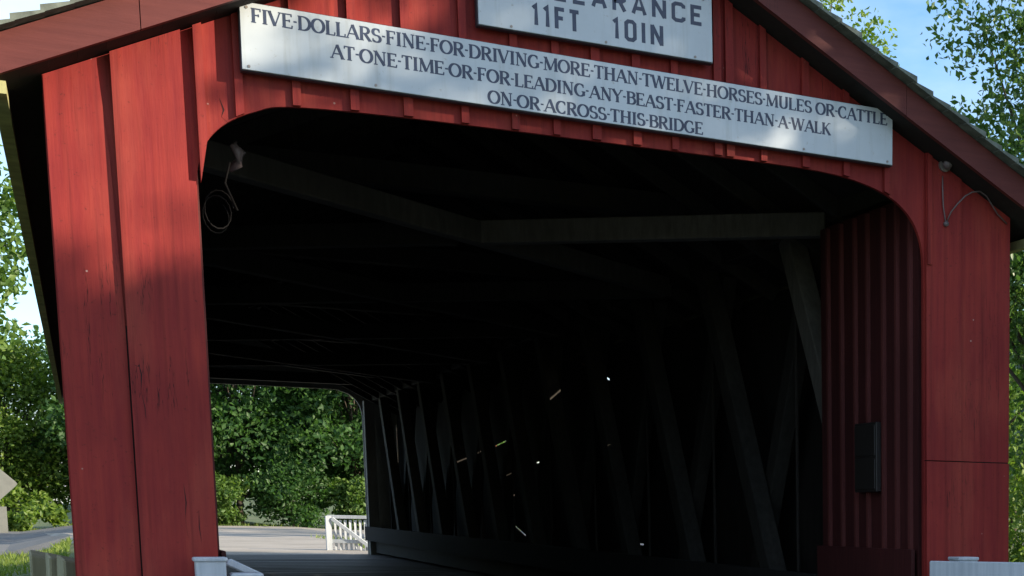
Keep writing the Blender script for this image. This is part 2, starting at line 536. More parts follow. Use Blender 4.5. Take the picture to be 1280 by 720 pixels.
# battens over the joints of the board wall
random.seed(4)
for x in [-2.268, -2.07, -1.77, -1.458, -1.16, -0.833, -0.533, -0.28, -0.03, 0.232, 0.484, 0.776, 0.86, 1.096, 1.40, 1.70, 2.01]:
    bm = bmesh.new()
    w = 0.024 + random.uniform(-.003, .004)
    zl = lambda q: arch_z(q) + 0.004
    if x == -2.268:
        prism(bm, [(x - .022, 3.02), (x + .022, arch_z(x + .022) + .004 if arch_z(x + .022) > 3.02 else 3.2), (x + .022, zr(x + .022) - .006), (x - .022, zr(x - .022) - .006)], -0.060, -0.0005)
    else:
        prism(bm, [(x - w, zl(x - w)), (x + w, zl(x + w)), (x + w, zr(x + w) - .006), (x - w, zr(x - w) - .006)], -0.030 - random.uniform(0, .006), -0.0005)
    obj('batten', bm, M['red'], pw)
bm = bmesh.new()
prism(bm, [(2.322, 2.98), (2.358, 2.98), (2.358, zr(2.358) - .006), (2.322, zr(2.322) - .006)], -0.050, -0.0265)
obj('batten', bm, M['red'], pw)

# far portal
FARCH = [(-2.311, -0.6), (-2.311, 3.35), (-2.26, 3.55), (-2.12, 3.72), (-1.9, 3.80), (-1.4, 3.835), (1.5, 3.835), (1.9, 3.80), (2.12, 3.70), (2.26, 3.52), (2.311, 3.30), (2.311, -0.6)]
FARCH = smooth(FARCH, 4)
portal('far_portal_wall', L - 0.09, L, FARCH, M['pale'])  # wall colour lightened in place of daylight from outside

# roof: board slabs with true gaps, shingle courses, rakes and eaves
XE, Y0R, Y1R = 3.22, -0.25, L + 0.25
slits = {1: [], -1: []}
for x, ya, yb in ((1.60, 9.6, 10.6), (1.43, 22.1, 23.6), (1.535, 14.0, 14.9), (1.465, 18.0, 19.0), (0.27, 18.2, 19.8)):
    slits[1].append((x, ya, yb))
for s in (1, -1):
    bm = bmesh.new()
    bs = bmesh.new()
    n = 24
    rnd = random.Random(11 + s)
    nrm = Vector((0.51 * s, 0, 1)).normalized()
    for k in range(n):
        x0, x1 = (XE + 0.04) * k / n, (XE + 0.04) * (k + 1) / n
        segs = [(Y0R, Y1R, x0, x1)]
        for sx, ya, yb in slits[s]:
            if x0 <= sx < x1:
                segs = [(Y0R, ya, x0, x1), (ya, yb, x0 + 0.03, x1), (yb, Y1R, x0, x1)]
        e0, e1 = rnd.uniform(0, .03), rnd.uniform(0, .03)
        for i, (ya, yb, xa, xb) in enumerate(segs):
            # sheathing board
            pa, pb = Vector((s * xa, 0, zr(s * (xa)))), Vector((s * (xb - .0005), 0, zr(s * (xb))))
            vs = [bm.verts.new((p.x, y, p.z + dz)) for dz in (0.0, 0.03) for y in (ya, yb) for p in (pa, pb)]
            for q in ((0, 1, 3, 2), (4, 6, 7, 5), (0, 4, 5, 1), (2, 3, 7, 6), (0, 2, 6, 4), (1, 5, 7, 3)):
                bm.faces.new([vs[t] for t in q])
            # shingle course: a wedge, thick at its lower edge
            yA = ya - (0.13 + e0 if i == 0 else 0)
            yB = yb + (0.13 + e1 if i == len(segs) - 1 else 0)
            vs = []
            for dzl, dzu in ((0.062, 0.058), (0.102, 0.066)):
                pass
            ov = 0.02
            lo0 = Vector((s * xa, 0, zr(s * (xa)) + 0.205)); lo1 = Vector((s * (xb + ov), 0, zr(s * (xb + ov)) + 0.21))
            hi0 = lo0 + Vector((0, 0, 0.012)); hi1 = lo1 + Vector((0, 0, 0.040))
            vs = [bs.verts.new((p.x, y, p.z)) for y in (yA, yB) for p in (lo0, lo1, hi0, hi1)]
            for q in ((0, 1, 3, 2), (4, 6, 7, 5), (0, 4, 5, 1), (2, 3, 7, 6), (0, 2, 6, 4), (1, 5, 7, 3)):
                bs.faces.new([vs[t] for t in q])
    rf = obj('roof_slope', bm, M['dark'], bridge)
    obj('shingles', bs, M['shingle'], rf)
    # rake board at both ends
    for (ya, yb) in ((Y0R - 0.045, Y0R - 0.001), (Y1R + 0.001, Y1R + 0.045)):
        bm = bmesh.new()
        for xp, xq, dy in ((0.001 if s == 1 else 0.0, 2.03 if s == 1 else 2.55, 0.0), (2.034 if s == 1 else 2.554, XE + .03, 0.004)):
            bm = bmesh.new()
            prism(bm, [(s * xp, zr(s * xp)), (s * xq, zr(s * xq)), (s * xq, zr(s * xq) + 0.20), (s * xp, zr(s * xp) + 0.20)], ya + dy, yb)
            obj('rake_board', bm, M['red_trim'], bridge)
    # eave board
    bm = bmesh.new()
    xa, xb = s * (XE - 0.035), s * (XE + 0.03)
    box(bm, min(xa, xb), max(xa, xb), Y0R, Y1R, zr(s * (XE)) - 0.085, zr(s * (XE + .035)) - 0.003)
    obj('eave_board', bm, M['eave_bounce'], bridge)
    # rafters
    rb = bmesh.new()
    beam(rb, (s * 0.03, 0, zr(s * (0.03)) - 0.075), (s * 2.97, 0, zr(s * (2.97)) - 0.075), 0.06, 0.14)
    r0 = obj('rafter', rb, M['timber'], bridge)
    r0.location.y = 0.75
    for k in range(1, 28):
        c = r0.copy()
        COL.objects.link(c)
        c.parent = bridge
        c.location.y = 0.75 + 0.93 * k

# side walls: board siding with a few real cracks
def siding(s, holes):
    poly = [Vector((0.1, -0.5, 0)), Vector((L - .1, -0.5, 0)), Vector((L - .1, zr(s * B) - .01, 0)), Vector((0.1, zr(s * B) - .01, 0))]
    loops = [poly] + [[Vector((y, z, 0)) for y, z in h] for h in holes]
    flat = [v for l in loops for v in l]
    tri = geometry.tessellate_polygon(loops)
    bm = bmesh.new()
    vs = [bm.verts.new((s * 3.0, v.x, v.y)) for v in flat]
    for t in tri:
        try: bm.faces.new([vs[i] for i in t])
        except ValueError: pass
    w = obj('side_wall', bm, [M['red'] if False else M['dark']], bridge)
    sl = w.modifiers.new("solid", 'SOLIDIFY')
    sl.thickness = 0.012
    sl.offset = 0
    bt = bmesh.new()
    k = 0
    y = 0.4
    while y < L - .2:
        if not any(min(p[0] for p in h) - .05 < y < max(p[0] for p in h) + .05 for h in holes):
            box(bt, min(s * 3.008, s * 3.03), max(s * 3.008, s * 3.03), y - .025, y + .025, -0.45, zr(s * B) - .02)
        y += 0.31
    obj('battens', bt, M['red'], w)
    return w
def slit(y0, z0, y1, z1, w):
    d = Vector((y1 - y0, z1 - z0)).normalized()
    nn = Vector((-d.y, d.x)) * w / 2
    return [(y0 + nn.x * .4, z0 + nn.y * .4), (y0 - nn.x * .6, z0 - nn.y * .6), (y1 - nn.x * .5, z1 - nn.y * .5), (y1 + nn.x * .6, z1 + nn.y * .6)]
holes = [slit(11.6, 3.25, 10.3, 2.94, .05), slit(17.04, 2.33, 15.76, 2.42, .05), slit(15.86, 1.02, 15.13, .87, .05),
         slit(13.9, 1.69, 13.5, 1.69, .05), slit(14.3, 1.98, 14.0, 1.99, .04), slit(9.3, .83, 9.0, .83, .04), slit(19.95, 3.30, 19.45, 3.30, .06),
         slit(20.6, 2.6, 20.2, 2.6, .05), slit(8.0, 2.3, 7.85, 2.3, .02)]
siding(1, holes)
siding(-1, [])

# red board panels lining both mouths of the tunnel
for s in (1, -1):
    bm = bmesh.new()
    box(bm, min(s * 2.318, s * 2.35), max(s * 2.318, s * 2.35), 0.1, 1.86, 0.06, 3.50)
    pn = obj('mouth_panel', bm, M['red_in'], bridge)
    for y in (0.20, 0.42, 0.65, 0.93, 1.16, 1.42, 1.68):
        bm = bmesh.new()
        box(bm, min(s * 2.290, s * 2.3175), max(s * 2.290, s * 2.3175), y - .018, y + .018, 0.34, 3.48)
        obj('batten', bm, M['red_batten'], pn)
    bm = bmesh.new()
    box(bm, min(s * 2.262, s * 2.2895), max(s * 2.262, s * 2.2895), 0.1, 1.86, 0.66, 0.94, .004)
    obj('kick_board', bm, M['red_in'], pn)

# deck of cross planks on stringers
bm = bmesh.new()
y = 0.0
rnd = random.Random(3)
while y < L - .01:
    y1 = min(y + 0.245, L)
    z = deck_z(y + .12) + rnd.uniform(-.004, .004)
    box(bm, -2.95, 2.95, y + .003, y1 - .003, z - .09, z)
    y = y1
obj('deck', bm, M['deck'], bridge)
for x in (-2.4, -1.2, 0, 1.2, 2.4):
    bm = bmesh.new()
    beam(bm, (x, 0.1, ZDN - .28), (x, L - .1, ZDF - .28), 0.2, 0.34)
    obj('stringer', bm, M['timber'], bridge)

# trusses: chords, raking braces, counters and iron rods
for s in (1, -1):
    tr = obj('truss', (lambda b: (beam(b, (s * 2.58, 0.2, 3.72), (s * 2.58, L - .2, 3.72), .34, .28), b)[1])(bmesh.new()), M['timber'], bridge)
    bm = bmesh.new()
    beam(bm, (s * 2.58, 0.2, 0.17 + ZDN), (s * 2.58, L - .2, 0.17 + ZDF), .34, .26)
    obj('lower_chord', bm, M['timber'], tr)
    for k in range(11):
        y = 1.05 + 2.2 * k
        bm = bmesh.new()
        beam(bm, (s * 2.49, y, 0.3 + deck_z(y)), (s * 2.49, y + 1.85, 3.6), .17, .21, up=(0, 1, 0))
        obj('brace', bm, M['silver_lit'] if k in (0, 9, 10) else M['timber'], tr)  # far-end pair coloured lighter in place of light from the opening
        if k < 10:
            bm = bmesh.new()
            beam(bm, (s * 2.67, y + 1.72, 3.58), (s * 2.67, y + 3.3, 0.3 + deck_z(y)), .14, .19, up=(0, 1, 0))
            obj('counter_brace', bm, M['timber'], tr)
        bm = bmesh.new()
        tube(bm, [(s * 2.58, y + 1.98, 0.1), (s * 2.58, y + 1.98, 3.9)], 0.016, 8)
        obj('tie_rod', bm, M['rust'], tr)
    # end posts by the far mouth and the pale beam ends above the chord, light put into their colour
    for y in (L - 0.35,):
        bm = bmesh.new()
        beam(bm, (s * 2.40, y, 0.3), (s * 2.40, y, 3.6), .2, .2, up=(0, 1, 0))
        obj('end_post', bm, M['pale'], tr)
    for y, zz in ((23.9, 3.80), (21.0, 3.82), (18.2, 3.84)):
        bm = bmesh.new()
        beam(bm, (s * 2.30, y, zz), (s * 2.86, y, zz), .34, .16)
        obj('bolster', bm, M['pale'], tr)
    bm = bmesh.new()
    a, b = sorted((s * 2.25, s * 2.31))
    vs = []
    for y in (1.9, L - .1):
        zz = deck_z(y)
        vs.append([bm.verts.new(p) for p in ((a, y, zz + .30), (b, y, zz + .30), (b, y, zz + .60), (a, y, zz + .60))])
    for k in range(4):
        bm.faces.new((vs[0][k], vs[0][(k + 1) % 4], vs[1][(k + 1) % 4], vs[1][k]))
    bm.faces.new(vs[0][::-1]); bm.faces.new(vs[1])
    obj('guard_plank', bm, M['dark'], tr)

# overhead bracing
for k in range(7):
    y = -0.35 + 4.3 * k
    if k:
        bm = bmesh.new()
        beam(bm, (-2.9, y, 3.96), (2.9, y, 3.96), .2, .2)
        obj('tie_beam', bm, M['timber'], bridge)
    if k < 5:
        zb = 3.565 if k < 4 else 3.93
        yc = y + 4.35
        bm = bmesh.new()
        d = 2.05 if k else 1.85
        beam(bm, (-2.35, yc - 2.25, zb - .005), (2.40, min(yc + 2.1, L - .2), zb - .005), .14, .19)
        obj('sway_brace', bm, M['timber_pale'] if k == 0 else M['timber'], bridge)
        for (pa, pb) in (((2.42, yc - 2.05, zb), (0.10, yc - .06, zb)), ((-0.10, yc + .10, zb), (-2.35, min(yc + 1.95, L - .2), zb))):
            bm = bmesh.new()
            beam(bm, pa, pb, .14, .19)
            obj('sway_brace', bm, M['silver_lit'] if k == 0 and pa[0] > 1 else M['timber'], bridge)
# abutments
for ya, yb in ((0.3, 5.2), (L - 5.2, L - .3)):
    bm = bmesh.new()
    box(bm, -2.9, 2.9, ya, ya + .8 if ya < 5 else yb, -4, -0.38) if ya < 5 else box(bm, -2.9, 2.9, yb - .8, yb, -4, -0.12)
    obj('abutment', bm, simple("abutment_stone", (0.25, 0.24, 0.21), 0.9), bridge)

# ------------------------------------------------------------------ signs with lettering
def arc(cx, cy, rx, ry, a0, a1, n=10):
    return [(cx + rx * math.cos(R(a0 + (a1 - a0) * i / n)), cy + ry * math.sin(R(a0 + (a1 - a0) * i / n))) for i in range(n + 1)]
def P(*p): return list(p)
SER = {   # width, strokes (points, weight 'a' auto / 'k' thick / 'n' thin), serif points (x, y, half length)
 'A': (.72, [(P((.06, 0), (.36, 1)), 'n'), (P((.36, 1), (.66, 0)), 'k'), (P((.17, .34), (.55, .34)), 'n')], [(.06, 0, .10), (.66, 0, .12)]),
 'B': (.62, [(P((.14, 0), (.14, 1)), 'k'), (P((.14, .97), (.32, .97)) + arc(.32, .76, .20, .21, 90, -90) + P((.14, .55)), 'a'), (P((.14, .55), (.34, .55)) + arc(.34, .29, .23, .26, 90, -90) + P((.14, .03)), 'a')], [(.10, 0, .08), (.10, 1, .08)]),
 'C': (.68, [(arc(.38, .5, .30, .47, 48, 312, 18), 'a'), (P((.58, .70), (.58, .92)), 'n'), (P((.58, .08), (.58, .27)), 'n')], []),
 'D': (.72, [(P((.14, 0), (.14, 1)), 'k'), (P((.14, .97), (.30, .97)) + arc(.30, .5, .35, .47, 90, -90, 16) + P((.14, .03)), 'a')], [(.10, 0, .08), (.10, 1, .08)]),
 'E': (.60, [(P((.14, 0), (.14, 1)), 'k'), (P((.14, .97), (.52, .97), (.52, .80)), 'n'), (P((.14, .52), (.42, .52)), 'n'), (P((.42, .42), (.42, .62)), 'n'), (P((.14, .03), (.54, .03), (.56, .22)), 'n')], [(.10, 0, .08), (.10, 1, .08)]),
 'F': (.56, [(P((.14, 0), (.14, 1)), 'k'), (P((.14, .97), (.50, .97), (.50, .79)), 'n'), (P((.14, .52), (.40, .52)), 'n'), (P((.40, .42), (.40, .62)), 'n')], [(.14, 0, .13), (.10, 1, .08)]),
 'G': (.72, [(arc(.38, .5, .30, .47, 48, 330, 18), 'a'), (P((.58, .70), (.58, .92)), 'n'), (P((.61, .42), (.61, .08)), 'k')], [(.60, .42, .12)]),
 'H': (.78, [(P((.16, 0), (.16, 1)), 'k'), (P((.62, 0), (.62, 1)), 'k'), (P((.16, .52), (.62, .52)), 'n')], [(.16, 0, .13), (.16, 1, .13), (.62, 0, .13), (.62, 1, .13)]),
 'I': (.34, [(P((.17, 0), (.17, 1)), 'k')], [(.17, 0, .13), (.17, 1, .13)]),
 'K': (.70, [(P((.14, 0), (.14, 1)), 'k'), (P((.54, 1), (.18, .46)), 'n'), (P((.28, .60), (.60, 0)), 'k')], [(.14, 0, .12), (.14, 1, .12), (.56, 1, .10), (.60, 0, .10)]),
 'L': (.56, [(P((.14, 0), (.14, 1)), 'k'), (P((.14, .03), (.50, .03), (.52, .24)), 'n')], [(.10, 0, .08), (.14, 1, .12)]),
 'M': (.90, [(P((.12, 0), (.14, 1)), 'n'), (P((.14, 1), (.44, .06)), 'k'), (P((.44, .06), (.74, 1)), 'n'), (P((.76, 1), (.78, 0)), 'k')], [(.12, 0, .11), (.78, 0, .12), (.10, 1, .07), (.80, 1, .07)]),
 'N': (.76, [(P((.14, 0), (.14, 1)), 'n'), (P((.14, 1), (.62, 0)), 'k'), (P((.62, 0), (.62, 1)), 'n')], [(.14, 0, .11), (.10, 1, .08), (.62, 1, .11)]),
 'O': (.76, [(arc(.38, .5, .31, .47, 0, 360, 24), 'a')], []),
 'R': (.68, [(P((.14, 0), (.14, 1)), 'k'), (P((.14, .97), (.32, .97)) + arc(.32, .74, .21, .23, 90, -90) + P((.14, .51)), 'a'), (P((.32, .51), (.60, 0)), 'k')], [(.14, 0, .12), (.10, 1, .08), (.62, 0, .08)]),
 'S': (.56, [(arc(.28, .74, .19, .23, 38, 270, 12) + arc(.28, .27, .21, .24, 90, -142, 12)[1:], 'a'), (P((.44, .74), (.44, .94)), 'n'), (P((.09, .06), (.09, .27)), 'n')], []),
 'T': (.62, [(P((.31, 0), (.31, .97)), 'k'), (P((.04, .80), (.05, .97), (.57, .97), (.58, .80)), 'n')], [(.31, 0, .13)]),
 'U': (.74, [(P((.16, 1), (.16, .32)) + arc(.38, .30, .22, .27, 180, 360) + P((.60, 1)), 'a')], [(.16, 1, .12), (.60, 1, .10)]),
 'V': (.70, [(P((.07, 1), (.35, 0)), 'k'), (P((.35, 0), (.63, 1)), 'n')], [(.07, 1, .11), (.63, 1, .10)]),
 'W': (.98, [(P((.07, 1), (.28, 0)), 'k'), (P((.28, 0), (.49, 1)), 'n'), (P((.49, 1), (.70, 0)), 'k'), (P((.70, 0), (.91, 1)), 'n')], [(.07, 1, .10), (.49, 1, .09), (.91, 1, .09)]),
 'Y': (.68, [(P((.07, 1), (.34, .46)), 'k'), (P((.61, 1), (.34, .46)), 'n'), (P((.34, .46), (.34, 0)), 'k')], [(.07, 1, .11), (.61, 1, .10), (.34, 0, .12)]),
 '.': (.24, [(P((.12, .45), (.12, .57)), 'k')], []),
 ' ': (.26, [], []),
}
SAN = {
 'A': (.60, [(P((.06, 0), (.30, 1), (.54, 0)), 'k'), (P((.14, .30), (.46, .30)), 'k')], []),
 'C': (.56, [(P((.50, .74), (.50, .85), (.40, .95), (.17, .95), (.07, .85), (.07, .15), (.17, .05), (.40, .05), (.50, .15), (.50, .26)), 'k')], []),
 'E': (.52, [(P((.47, .95), (.08, .95), (.08, .05), (.47, .05)), 'k'), (P((.08, .52), (.40, .52)), 'k')], []),
 'F': (.50, [(P((.47, .95), (.08, .95), (.08, 0)), 'k'), (P((.08, .52), (.40, .52)), 'k')], []),
 'I': (.24, [(P((.12, 0), (.12, 1)), 'k')], []),
 'L': (.50, [(P((.08, 1), (.08, .05), (.46, .05)), 'k')], []),
 'N': (.60, [(P((.08, 0), (.08, .99)), 'k'), (P((.08, .97), (.52, .03)), 'k'), (P((.52, .01), (.52, 1)), 'k')], []),
 'R': (.56, [(P((.08, 0), (.08, .95), (.38, .95), (.48, .86), (.48, .60), (.38, .50), (.08, .50)), 'k'), (P((.30, .50), (.50, 0)), 'k')], []),
 'T': (.50, [(P((.25, 0), (.25, .95)), 'k'), (P((.02, .95), (.48, .95)), 'k')], []),
 '1': (.34, [(P((.04, .80), (.19, .95), (.19, 0)), 'k')], []),
 '0': (.54, [(P((.17, .95), (.37, .95), (.47, .85), (.47, .15), (.37, .05), (.17, .05), (.07, .15), (.07, .85), (.17, .95)), 'k')], []),
 ' ': (.60, [], []),
}
def ribbon(bm, pts, wts, y):
    n = len(pts)
    closed = n > 3 and math.dist(pts[0], pts[-1]) < 1e-5
    l, r = [], []
    for i in range(n):
        a = pts[i - 1] if i else (pts[-2] if closed else pts[0])
        b = pts[i + 1] if i < n - 1 else (pts[1] if closed else pts[-1])
        d1 = Vector((pts[i][0] - a[0], pts[i][1] - a[1])); d2 = Vector((b[0] - pts[i][0], b[1] - pts[i][1]))
        if d1.length < 1e-9: d1 = d2
        if d2.length < 1e-9: d2 = d1
        d1.normalize(); d2.normalize()
        t = (d1 + d2)
        if t.length < 1e-6: t = d1
        t.normalize()
        nn = Vector((-t.y, t.x))
        c = max(0.6, abs(nn.dot(Vector((-d1.y, d1.x)))))
        h = wts[i] / 2 / c
        l.append((pts[i][0] + nn.x * h, pts[i][1] + nn.y * h)); r.append((pts[i][0] - nn.x * h, pts[i][1] - nn.y * h))
    th = 0.0025
    F = lambda p, yy: bm.verts.new((p[0], yy, p[1]))
    for i in range(n - 1):
        q = [l[i], r[i], r[i + 1], l[i + 1]]
        f = [F(p, y) for p in q]
        g = [F(p, y + th) for p in q]
        bm.faces.new(f)
        for k in range(4):
            bm.faces.new((f[k], f[(k + 1) % 4], g[(k + 1) % 4], g[k]))
def text(name, s, font, x0, x1, z0, z1, h, yface, parent, thick, thin, mat, track=0.0):
    """one line of lettering; x from x0 to x1, base line from z0 to z1"""
    tot = sum(font[c][0] + track for c in s) - track
    sx = (x1 - x0) / tot
    bm = bmesh.new()
    u = 0.0
    idx = 0
    for c in s:
        w, st, sf = font[c]
        strokes = [(p, m) for p, m in st] + [(P((sx_ - hl, .025 if sy < .5 and sy != .42 else sy - .025), (sx_ + hl, .025 if sy < .5 and sy != .42 else sy - .025)), 's') for sx_, sy, hl in sf]
        for pts, md in strokes:
            q = [((u + px) * sx + x0, pz * h) for px, pz in pts]
            q = [(X, Z + z0 + (z1 - z0) * (X - x0) / (x1 - x0)) for X, Z in q]
            ws = []
            for i in range(len(pts)):
                a, b = pts[max(i - 1, 0)], pts[min(i + 1, len(pts) - 1)]
                d = Vector((b[0] - a[0], b[1] - a[1]))
                v = abs(d.y) / max(d.length, 1e-6)
                ws.append({'k': thick, 'n': thin, 's': thin * .8}.get(md, thin + (thick - thin) * v ** 1.5))
            idx += 1
            ribbon(bm, q, ws, yface - 0.0005 - 0.00006 * (idx % 7))
        u += w + track
    me = bpy.data.meshes.new(name)
    bm.to_mesh(me)
    bm.free()
    me.materials.append(mat)
    o = bpy.data.objects.new(name, me)
    COL.objects.link(o)
    o.parent = parent
    return o

def sign_board(name, x0, x1, z0, z1, yb, yf):
    """thin white panel on a dark wooden backing frame, shear in z follows nothing: it hangs level"""
    e = empty(name, ((x0 + x1) / 2, 0, z0))
    c = Vector(((x0 + x1) / 2, 0, z0))
    bm = bmesh.new()
    box(bm, x0 - c.x, x1 - c.x, yf, yf + 0.012, 0, z1 - z0, 0.002)
    obj('panel', bm, M['sign'], e)
    bm = bmesh.new()
    box(bm, x0 - c.x - .006, x1 - c.x + .006, yf + 0.0125, yb, -.006, z1 - z0 + .006, 0.003)
    obj('backing_frame', bm, M['edge'], e)
    return e, c
YB, YF = -0.037, -0.105
rule, rc = sign_board('rule_sign', -2.055, 2.015, 3.636, 4.002, YB, YF)
rule.rotation_euler.y = 0.009
tag(rule, 'long white sign across the red gable with three rows of old serif lettering', 'sign')
def rtext(s, x0, x1, z0, z1, h):
    t = text('lettering', s, SER, x0, x1, z0, z1, h, YF, rule, 0.0175, 0.0075, M['ink'])
    t.location = -rc
rtext("FIVE.DOLLARS.FINE.FOR.DRIVING.MORE.THAN.TWELVE.HORSES.MULES OR.CATTLE", -2.000, 1.975, 3.897, 3.897, 0.078)
rtext("AT.ONE.TIME.OR.FOR.LEADING.ANY.BEAST.FASTER.THAN.A.WALK", -1.59, 1.55, 3.772, 3.772, 0.077)
rtext("ON.OR.ACROSS.THIS.BRIDGE", -0.715, 0.645, 3.650, 3.650, 0.076)
for x in (-2.02, -1.35, 1.35, 1.975):
    for z in (3.655, 3.975) if abs(x) > 1.9 else (3.655,):
        bm = bmesh.new()
        cyl(bm, (x - rc.x, YF - .004, z - rc.z), 0.008, 0.0035, 'y', 10)
        obj('bolt', bm, M['bolt'], rule)
clr, cc = sign_board('clearance_sign', -0.752, 0.718, 4.108, 4.52, YB, YF)
tag(clr, 'white clearance sign high under the gable peak giving 11FT 10IN in block letters', 'sign')
def ctext(s, x0, x1, z, h):
    t = text('lettering', s, SAN, x0, x1, z, z, h, YF, clr, 0.024, 0.024, M['ink'], 0.22)
    t.location = -cc
ctext("CLEARANCE", -0.42, 0.655, 4.328, 0.112)
ctext("11FT", -0.432, -0.145, 4.158, 0.122)
ctext("10IN", 0.065, 0.390, 4.158, 0.122)
for x, z in ((-.56, 4.125), (0.02, 4.125), (.60, 4.125), (-.70, 4.49), (.66, 4.49)):
    bm = bmesh.new()
    cyl(bm, (x - cc.x, YF - .004, z - cc.z), 0.008, 0.0035, 'y', 10)
    obj('bolt', bm, M['bolt'], clr)

# ------------------------------------------------------------------ fittings on the bridge
lamp = empty('sensor_lamp', (2.46, -0.026, 3.68))
tag(lamp, 'small dull grey round fixture under the right slope of the roof above a cable', 'light fixture')
bm = bmesh.new(); cyl(bm, (0, -.03, 0), .045, .029, 'y', 16); obj('base', bm, M['bolt'], lamp)
bm = bmesh.new(); bmesh.ops.create_uvsphere(bm, u_segments=14, v_segments=10, radius=.034)
bmesh.ops.translate(bm, vec=(0, -.065, 0), verts=bm.verts); obj('globe', bm, M['cablepale'], lamp, True)

bm = bmesh.new()
tube(bm, [(2.45, -.03, 3.61), (2.44, -.05, 3.52), (2.445, -.05, 3.40), (2.465, -.045, 3.30), (2.475, -.04, 3.285)], .005, 6)
tube(bm, [(2.475, -.04, 3.285), (2.50, -.07, 3.36), (2.545, -.09, 3.42), (2.60, -.095, 3.475), (2.66, -.09, 3.51), (2.73, -.08, 3.525), (2.79, -.07, 3.50), (2.845, -.06, 3.44), (2.90, -.04, 3.39), (2.985, -.03, 3.33)], .0055, 6)
cyl(bm, (2.47, -.06, 3.275), .018, .03, 'y', 8)
tag(obj('cable', bm, M['cablepale'], smooth=True), 'thin pale cable arching up and over the right pier below the eave', 'cable')

ebox = empty('electrical_box', (2.285, 0.865, 1.37))
tag(ebox, 'dark grey box fixed to the red battens just inside the right jamb', 'electrical box')
bm = bmesh.new(); box(bm, -.04, .003, -.20, .20, 0, .53, .006); obj('case', bm, M['boxgrey'], ebox)
bm = bmesh.new(); box(bm, -.048, -.0405, -.185, .185, .02, .255, .004); obj('lower_cover', bm, M['boxgrey'], ebox)
bm = bmesh.new(); box(bm, -.048, -.0405, -.185, .185, .275, .51, .004); obj('upper_cover', bm, M['boxgrey'], ebox)

bm = bmesh.new()
tube(bm, [(-2.165 + .075 * math.cos(t * .42), 0.48 + .012 * t, 2.98 + .105 * math.sin(t * .42)) for t in range(33)], .005, 6)
tube(bm, [(-2.07, .48, 2.97), (-2.13, .46, 3.12), (-2.10, .44, 3.24)], .007, 6)
tag(obj('cable_coil', bm, M['cable'], smooth=True), 'loose loop of dark cable hanging inside the top left corner of the arch', 'cable')
bm = bmesh.new()
tube(bm, [(-2.10, .48, 3.20), (-2.055, .46, 3.24), (-2.04, .46, 3.30), (-2.075, .46, 3.345), (-2.06, .46, 3.37)], [.014, .03, .036, .022, .012], 8)
tag(obj('insulator', bm, M['cablepale'], smooth=True), 'small pale insulator tied above the loop of cable inside the arch', 'insulator')

# ------------------------------------------------------------------ white guard railings
def railing(name, pts, z_top, label, gz, group, drop=0.0):
    p0 = Vector((pts[0][0], pts[0][1], 0))
    e = empty(name, (p0.x, p0.y, 0))
    tag(e, label, 'railing', group)
    for i, (x, y) in enumerate(pts):
        bm = bmesh.new()
        zt = z_top - (drop if i else 0)
        box(bm, -.075, .075, -.075, .075, gz, zt + 0.005)
        o = obj('post', bm, M['white'], e); o.location = (x - p0.x, y - p0.y, 0)
        bm = bmesh.new()
        box(bm, -.085, .085, -.085, .085, zt + .0055, zt + 0.03, .006)
        c = obj('post_cap', bm, M['white'], o)
    for (xa, ya), (xb, yb) in zip(pts, pts[1:]):
        d = Vector((xb - xa, yb - ya, 0)).normalized()
        nn = Vector((d.y, -d.x, 0))
        if nn.y > 0 and abs(nn.y) > .2: nn = -nn
        a = Vector((xa - p0.x, ya - p0.y, 0)) + nn * .098; b = Vector((xb - p0.x, yb - p0.y, 0)) + nn * .098
        for z in (z_top - .10 - drop, z_top - .38 - drop, z_top - .64 - drop):
            bm = bmesh.new()
            beam(bm, a + Vector((0, 0, z)) - d * (.06 if drop or (xa, ya) != pts[0] else .22), b + Vector((0, 0, z)) + d * .06, .04, .20)
            obj('rail', bm, M['white'], e)
    return e
railing('white_railing', [(2.47, -.32), (3.45, -1.45), (4.5, -2.6)], 0.865, 'white board railing flaring out in front of the right pier', -0.5, 'white railings at the bridge ends')
le = railing('white_railing', [(-2.375, -.33), (-3.35, -1.3), (-4.4, -2.3)], 0.885, 'white railing post and boards in front of the foot of the left pier', -0.5, 'white railings at the bridge ends', 0.16)
# low white wheel guard beside the left post
wg = empty('wheel_guard', (-2.2, -.3, 0))
tag(wg, 'low pale block with a sloping brace beside the white post at the left jamb', 'wheel guard')
bm = bmesh.new(); box(bm, -.078, .085, -.12, .06, -.3, .825, .01); obj('block', bm, M['white'], wg)
bm = bmesh.new(); beam(bm, (-.078, .10, .885), (.10, .13, .79), .045, .045); obj('brace', bm, M['white'], wg)

# picket railing beyond the far mouth
fr = empty('white_railing', (4.4, 29.3, 0.2))
tag(fr, 'sunlit white picket railing beside the road beyond the far mouth of the bridge', 'railing', 'white railings at the bridge ends')
p_a, p_b = Vector((0, 0, 0)), Vector((-2.42, 1.14, .01))
bm = bmesh.new(); beam(bm, p_a + Vector((0, 0, .90)), p_b + Vector((0, 0, .92)), .06, .08); obj('top_rail', bm, M['white'], fr)
bm = bmesh.new(); beam(bm, p_a + Vector((0, 0, .34)), p_b + Vector((0, 0, .34)), .05, .09); obj('bottom_rail', bm, M['white'], fr)
bm = bmesh.new(); beam(bm, p_a * .45 + p_b * .55 + Vector((-.03, -.06, .04)), p_b * .95 + p_a * .05 + Vector((-.03, -.06, .88)), .04, .09); obj('diagonal_brace', bm, M['white'], fr)
for t in (0.01, 0.5, 0.99):
    bm = bmesh.new(); q = p_a.lerp(p_b, t); box(bm, q.x - .06, q.x + .06, q.y - .08, q.y + .08, -.4, .95); obj('post', bm, M['white'], fr)
